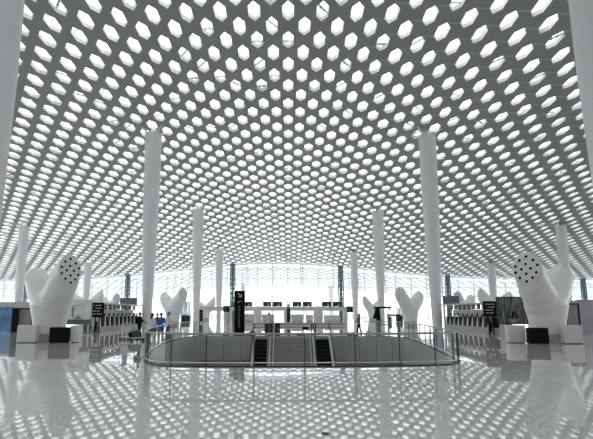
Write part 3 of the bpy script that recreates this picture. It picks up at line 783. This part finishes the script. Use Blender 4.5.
# small floor plate near the camera
D = 1.75*F_/(425.5-312)
tag(MB().rbox(gx(319.5, D), gx(326.5, D), D-.06, D+.06, .001, .012, .004).build('floor_socket_cover', M['dark']), 'small dark cover plate on the floor in front of the well', 'cover plate')

# ---------------------------------------------------------------- people
def remeshed(mb, name, m, parent, vox, it=3):
    o = mb.build(name, m, parent)
    md = o.modifiers.new('r', 'REMESH'); md.mode = 'VOXEL'; md.voxel_size = vox
    sm = o.modifiers.new('s', 'SMOOTH'); sm.iterations = it; sm.factor = .5
    me = eval_mesh(o); me.name = name; me.polygons.foreach_set('use_smooth', [True]*len(me.polygons))
    if not me.materials: me.materials.append(m)
    o.modifiers.clear(); o.data = me
    return o
def ell(mb, c, a, b, h, n=16, k=10):
    R = []
    for j in range(k+1):
        t = PI*(j+.25)/(k+.5); R.append([(c[0]+a*math.sin(t)*math.cos(2*PI*i/n), c[1]+b*math.sin(t)*math.sin(2*PI*i/n), c[2]-h*math.cos(t)) for i in range(n)])
    mb.rings(R)
def limb(mb, pts, rad, n=12):
    pts = [Vector(p) for p in pts]; P = []; Q = []
    for k in range(len(pts)-1):
        for j in range(4): P.append(pts[k].lerp(pts[k+1], j/4)); Q.append(rad[k]+(rad[k+1]-rad[k])*j/4)
    P.append(pts[-1]); Q.append(rad[-1]); R = []
    for k, p in enumerate(P):
        d = (P[min(k+1, len(P)-1)]-P[max(k-1, 0)]).normalized(); ref = Vector((1, 0, 0)) if abs(d.x) < .8 else Vector((0, 1, 0))
        u = d.cross(ref).normalized(); w = d.cross(u)
        R.append([p+u*Q[k]*math.cos(2*PI*i/n)+w*Q[k]*math.sin(2*PI*i/n) for i in range(n)])
    mb.rings(R)
def torso(mb, prof, n=24): mb.rings([[(a*math.cos(2*PI*i/n), y+b*math.sin(2*PI*i/n), z) for i in range(n)] for z, a, b, y in prof])
def person(px, D, face, label, top, legs, H=1.68, arms=(0, 0), step=.08, longhair=False, bag=None):
    t = thing('person', label, 'person', (gx(px, D), D, 0), face); t.scale = (H/1.72,)*3
    B = MB(); S = MB(); T = MB()
    torso(B, [(.84,.13,.09,0),(.95,.155,.105,0),(1.08,.128,.09,.0),(1.22,.15,.10,.0),(1.36,.165,.095,.01),(1.43,.12,.075,.015),(1.47,.06,.06,.015)])
    limb(B, [(0,.015,1.42),(0,.0,1.53)], [.055,.052])
    ell(B, (0,-.005,1.625), .076, .092, .108); ell(B, (0,-.035,1.565), .052, .06, .05)
    limb(B, [(0,-.088,1.635),(0,-.112,1.595)], [.009,.015], 8)
    limb(B, [(-.02,-.088,1.562),(.02,-.088,1.562)], [.008,.008], 8)
    for s in (-1, 1): ell(B, (s*.077,.01,1.615), .011, .022, .032, 10, 6)
    torso(S, [(.86,.172,.122,0),(.95,.172,.122,0),(1.08,.150,.112,0),(1.22,.168,.118,0),(1.36,.182,.112,.01),(1.43,.135,.09,.015),(1.475,.075,.072,.012)])
    torso(T, [(.80,.165,.112,0),(.90,.170,.118,0),(1.00,.150,.108,0),(1.02,.14,.10,0)])
    for s in (-1, 1):
        fw = arms[0] if s < 0 else arms[1]
        sh = Vector((s*.178,.01,1.385)); el = Vector((s*.235,-.01-.12*fw,1.12+.02*fw)); wr = Vector((s*(.245-.07*fw),-.05-.34*fw,.88+.28*fw))
        d = (wr-el).normalized(); limb(B, [sh, el, wr], [.05,.038,.026])
        limb(S, [sh-Vector((s*.03,0,0)), sh, el, el.lerp(wr, .9)], [.06,.064,.052,.040])
        side = Vector((0,-1,0)) if abs(d.z) > .6 else Vector((-s,0,0)); side = (side-d*side.dot(d)).normalized(); nrm = d.cross(side)
        limb(B, [wr, wr+d*.05, wr+d*.085], [.027,.034,.03], 10)
        for k, L in enumerate((.062,.074,.07,.055)):
            b0 = wr+d*.08+side*(.027-.018*k); limb(B, [b0, b0+d*L*.55+nrm*.004, b0+d*L*.9+nrm*.016], [.0095,.009,.0075], 8)
        b0 = wr+d*.03+side*.028; limb(B, [b0, b0+side*.03+d*.025, b0+side*.034+d*.058], [.012,.0105,.008], 8)
        fy = step*s; hip = Vector((s*.085,0,.88)); kn = Vector((s*.095,fy*.45-.02,.48)); an = Vector((s*.10,fy+.02,.09))
        limb(B, [hip, kn, an], [.082,.054,.036]); limb(B, [an+Vector((0,.03,-.045)), an+Vector((s*.01,-.16,-.055))], [.038,.03], 10)
        limb(T, [hip, kn, an+Vector((0,0,-.01))], [.098,.074,.062])
        F = MB(); limb(F, [an+Vector((0,.045,-.042)), an+Vector((s*.004,-.05,-.046)), an+Vector((s*.01,-.185,-.052))], [.045,.044,.034], 12); F.build('shoe', M['black'], t, smooth=True)
        e = MB(); ell(e, (s*.029,-.088,1.63), .011, .008, .007, 10, 6); e.build('eye', M['black'], t, smooth=True)
    remeshed(B, 'body', M['skin'], t, .0095, 3)
    remeshed(S, 'shirt', top, t, .016, 4); remeshed(T, 'trousers', legs, t, .016, 4)
    Hh = MB(); ell(Hh, (0,.014,1.668), .087, .099, .088); ell(Hh, (0,.04,1.62), .084, .075, .08)
    if longhair: limb(Hh, [(0,.045,1.62),(0,.07,1.50),(0,.09,1.34)], [.082,.075,.035])
    remeshed(Hh, 'hair', M['hair'], t, .012, 3)
    if bag: MB().rbox(-.15, .15, .125, .28, 1.0, 1.42, .03).build('backpack', bag, t)
    return t
person(140.2, 34.2, math.radians(80), 'person in black with a black backpack pushing a luggage trolley', M['cblack'], M['cblack'], 1.72, (.8, .8), .16, False, M['cblack'])
person(152.6, 29.5, math.radians(150), 'person with long dark hair in a white top standing behind the left rim', M['cwhite'], M['cdark'], 1.68, (.3, .4), .03, True)
person(157.6, 34.5, math.radians(20), 'person in dark clothes half hidden behind the blue shirt', M['cdark'], M['cdark'], 1.66)
person(161.4, 31.6, math.radians(200), 'person in a bright blue shirt behind the left rim', M['cblue'], M['cdark'], 1.70, (.2, .5))
person(168.8, 33.6, math.radians(-60), 'person in a white shirt right of the blue shirt, raising an arm', M['cwhite'], M['cdark'], 1.72, (1, 1))
person(269.3, 43.2, math.radians(160), 'attendant in a white shirt behind the brown cabinets', M['cwhite'], M['cblack'], 1.70, (.4, .4))
person(358.6, 42.6, math.radians(-70), 'person in a plum top and black trousers at the far right rim', M['cred'], M['cblack'], 1.62, (.5, .2), .14, True)
person(377.8, 44.0, math.radians(120), 'person in black under the canopied kiosk', M['cblack'], M['cdark'], 1.68, (.5, .5))

def trolley(px, D, rz, label, load=None):
    t = thing('luggage_trolley', label, 'trolley', (gx(px, D), D, 0), rz)
    MB().box(-.28, .28, -.45, .45, .16, .21).build('platform', M['steel'], t)
    f = MB(); f.tube([(-.27,.45,.2),(-.27,.5,.95),(-.27,.55,1.02),(.27,.55,1.02),(.27,.5,.95),(.27,.45,.2)], .02, 8)
    for z in (.4, .6, .8): f.tube([(-.27,.47,z),(.27,.47,z)], .012, 6)
    f.build('push_frame', M['steel'], t, smooth=True)
    MB().tube([(-.25,.57,1.03),(.25,.57,1.03)], .03, 8).build('handle', M['rubber'], t)
    MB().rbox(-.24, .24, .38, .44, .45, .75, .01).build('ad_panel', M['whitebox'], t)
    for x, y in ((-.24,-.35),(.24,-.35),(-.24,.38),(.24,.38)):
        R = [[(x+dx, y+.09*math.cos(2*PI*i/14), .09+.09*math.sin(2*PI*i/14)) for i in range(14)] for dx in (-.02,.02)]
        MB().rings(R).build('wheel', M['rubber'], t)
    return t
trolley(138.3, 33.2, math.radians(-80), 'loaded luggage trolley pushed by the person in black')
trolley(126.2, 34.2, math.radians(10), 'empty pale luggage trolley left of the loaded one')
def suitcase(px, D, z, w, d, h, m, label, rz=0):
    t = thing('suitcase', label, 'suitcase', (gx(px, D), D, z), rz)
    MB().rbox(-w/2, w/2, -d/2, d/2, 0, h, .04).build('shell', m, t)
    MB().tube([(-.08,0,h-.01),(-.08,0,h+.04),(.08,0,h+.04),(.08,0,h-.01)], .012, 6).build('handle', M['black'], t)
    MB().box(-w/2+.05, w/2-.05, -d/2-.015, -d/2-.001, h*.25, h*.7).build('pocket', m, t)
suitcase(136.8, 33.2, .212, .42, .44, .42, M['cgreen'], 'dark green suitcase on the loaded trolley')
suitcase(131.6, 33.2, .212, .16, .40, .30, M['cblack'], 'slim black bag standing on the loaded trolley beside the green suitcase')

# ---------------------------------------------------------------- glass end wall, struts, outside
mb = MB(); g = MB()
xs = [(-92+4.0*k) for k in range(47)]
for x in xs:
    mb.box(x-.07, x+.07, GLASS_D-.1, GLASS_D+.15, 0, ceil_z(x, GLASS_D))
for z in [3.2, 5.6, 8.0, 10.4, 12.8]:
    for a, b in zip(xs, xs[1:]):
        if ceil_z((a+b)/2, GLASS_D) > z: mb.box(a, b, GLASS_D-.04, GLASS_D+.06, z-.04, z+.04)
for a, b in zip(xs, xs[1:]):
    g.add([(a, GLASS_D, 0), (b, GLASS_D, 0), (b, GLASS_D, ceil_z(b, GLASS_D)), (a, GLASS_D, ceil_z(a, GLASS_D))], [(0,1,2,3)])
    mb.add([(a, GLASS_D-.1, ceil_z(a, GLASS_D)-.25), (b, GLASS_D-.1, ceil_z(b, GLASS_D)-.25), (b, GLASS_D-.1, ceil_z(b, GLASS_D)+.3), (a, GLASS_D-.1, ceil_z(a, GLASS_D)+.3)], [(0,1,2,3)])
w = mb.build('wall_far', M['mullion']); tag(w, kind='structure')
gg = g.build('window_1', M['wallglass']); tag(gg, kind='structure')
for sx, nm, wn in ((-92, 'wall_left', 'window_2'), (92, 'wall_right', 'window_3')):
    mb = MB(); g = MB()
    for k in range(29):
        y = -30+k*6; mb.box(sx-.1, sx+.1, y-.1, y+.1, 0, ceil_z(sx, y))
        if k < 28: g.add([(sx,y,0),(sx,y+6,0),(sx,y+6,ceil_z(sx,y+6)),(sx,y,ceil_z(sx,y))], [(0,1,2,3)])
        for z in (3.5, 7, 10.5, 14):
            if k < 28 and z < ceil_z(sx, y+6): mb.box(sx-.05, sx+.05, y, y+6, z-.05, z+.05)
    tag(mb.build(nm, M['mullion']), kind='structure'); tag(g.build(wn, M['wallglass']), kind='structure')
mb = MB(); mb.box(-92, 92, -32.3, -32, 0, 22); tag(mb.build('wall_back', M['wall']), kind='structure')

def strut(px, D, wd, label):
    x = gx(px, D); H = ceil_z(x, D)-.2
    t = thing('steel_truss_column', label, 'steel column', (x, D, 0), 0, 'teal steel columns along the glass wall')
    for s in (-1, 1): MB().tube([(s*wd*.35, 0, 0), (s*wd/2, 0, H*.5), (s*wd*.42, 0, H)], .16, 8).build('chord', M['teal'], t, smooth=True)
    mb = MB(); n = 12
    for k in range(n):
        z = H*(k+.5)/n; mb.box(-wd*.4, wd*.4, -.06, .06, z-.08, z+.08)
        if k: mb.tube([(-wd*.38*(-1)**k, 0, H*(k-.5)/n), (wd*.38*(-1)**k, 0, z)], .07, 6)
    mb.build('bracing', M['teal'], t)
    MB().box(-wd*.28, wd*.28, -.03, .03, 0, H).build('web_plate', M['teal'], t)
for px, lab in ((232.3, 'teal steel column on the glass wall, left of the totem'), (341.5, 'teal steel column on the glass wall above the rightmost portal'),
                (126.5, 'teal steel column on the glass wall above the left slate board'), (449.5, 'teal steel column on the glass wall above the right slate board'),
                (23.5, 'teal steel column on the glass wall left of the nearest left tree'), (586, 'teal steel column on the glass wall at the far right')):
    strut(px, 137.5, 1.25, lab)
def cable(px0, px1, label):
    x0, x1 = gx(px0, 136), gx(px1, 136)
    t = thing('raking_strut', label, 'strut', (x0, 137.4, 0), 0, 'thin raking struts along the glass wall')
    H = ceil_z(x1, 137)-.7
    MB().tube([(0, 0, 0), (x1-x0, -.2, H)], .10, 6).build('tube', M['mullion'], t)
    MB().tube([(0.5, 0, 0), (x1-x0+.5, -.2, H)], .05, 6).build('cable', M['mullion'], t)
for a, b, lab in ((56, 50, 'thin raking strut right of the nearest left tree'), (170, 174, 'thin raking strut above the left forked tree'), (182, 189, 'thin raking strut left of the left central column'),
                  (303, 301, 'thin upright strut above the middle of the portals'), (363, 359, 'thin raking strut between the right central columns'), (392, 386, 'thin raking strut right of the kiosk column'),
                  (246, 246.5, 'thin upright strut right of the totem'), (272, 272.5, 'thin upright strut above the cabinets portal'), (443, 442.5, 'thin upright strut right of the tall right column')):
    cable(a, b, lab)
for px, lab in ((243.2, 'pale round canopy column outside, left of centre'), (331.3, 'pale round canopy column outside, right of centre')):
    D = 166; x = gx(px, D); t = thing('canopy_column', lab, 'column', (x, D, 0), 0, 'canopy columns outside')
    MB().lathe([(.6, 0), (.65, 4), (.8, 8), (.8, ceil_z(x, D))], n=20).build('shaft', M['column'], t, smooth='auto'); MB().lathe([(.8, 0), (.8, .1)], n=20).build('collar', M['steel'], t)
mb = MB(); mb.box(-400, 400, GLASS_D+.2, 700, -.3, -.02); mb.box(-400, -92.2, -300, GLASS_D+.2, -.3, -.02); mb.box(92.2, 400, -300, GLASS_D+.2, -.3, -.02)
tag(mb.build('floor_outside', M['ground']), kind='structure')

# ---------------------------------------------------------------- daylight
w = bpy.data.worlds.new('overcast_sky'); bpy.context.scene.world = w; w.use_nodes = True
nt = w.node_tree; bg = nt.nodes['Background']; bg.inputs['Color'].default_value = (.97, .985, 1, 1); bg.inputs['Strength'].default_value = 1.15
tc = nt.nodes.new('ShaderNodeTexCoord'); sx = nt.nodes.new('ShaderNodeSeparateXYZ'); rp = nt.nodes.new('ShaderNodeValToRGB')
mp = nt.nodes.new('ShaderNodeMapRange'); mp.inputs[1].default_value = -.08; mp.inputs[2].default_value = .10
rp.color_ramp.elements[0].color = (.10, .10, .10, 1); rp.color_ramp.elements[0].position = .1; rp.color_ramp.elements[1].color = (.97, .985, 1, 1); rp.color_ramp.elements[1].position = .4
nt.links.new(tc.outputs['Generated'], sx.inputs[0]); nt.links.new(sx.outputs[2], mp.inputs[0]); nt.links.new(mp.outputs[0], rp.inputs[0]); nt.links.new(rp.outputs[0], bg.inputs['Color'])
w.cycles.sampling_method = 'AUTOMATIC'
sc = bpy.context.scene
sc.view_settings.view_transform = 'Standard'; sc.view_settings.look = 'None'; sc.view_settings.gamma = 1; sc.view_settings.exposure = 1.2
sc.view_settings.use_curve_mapping = False
sc.cycles.max_bounces = 10; sc.cycles.diffuse_bounces = 5; sc.cycles.transparent_max_bounces = 24; sc.cycles.glossy_bounces = 5
sc.cycles.use_denoising = True
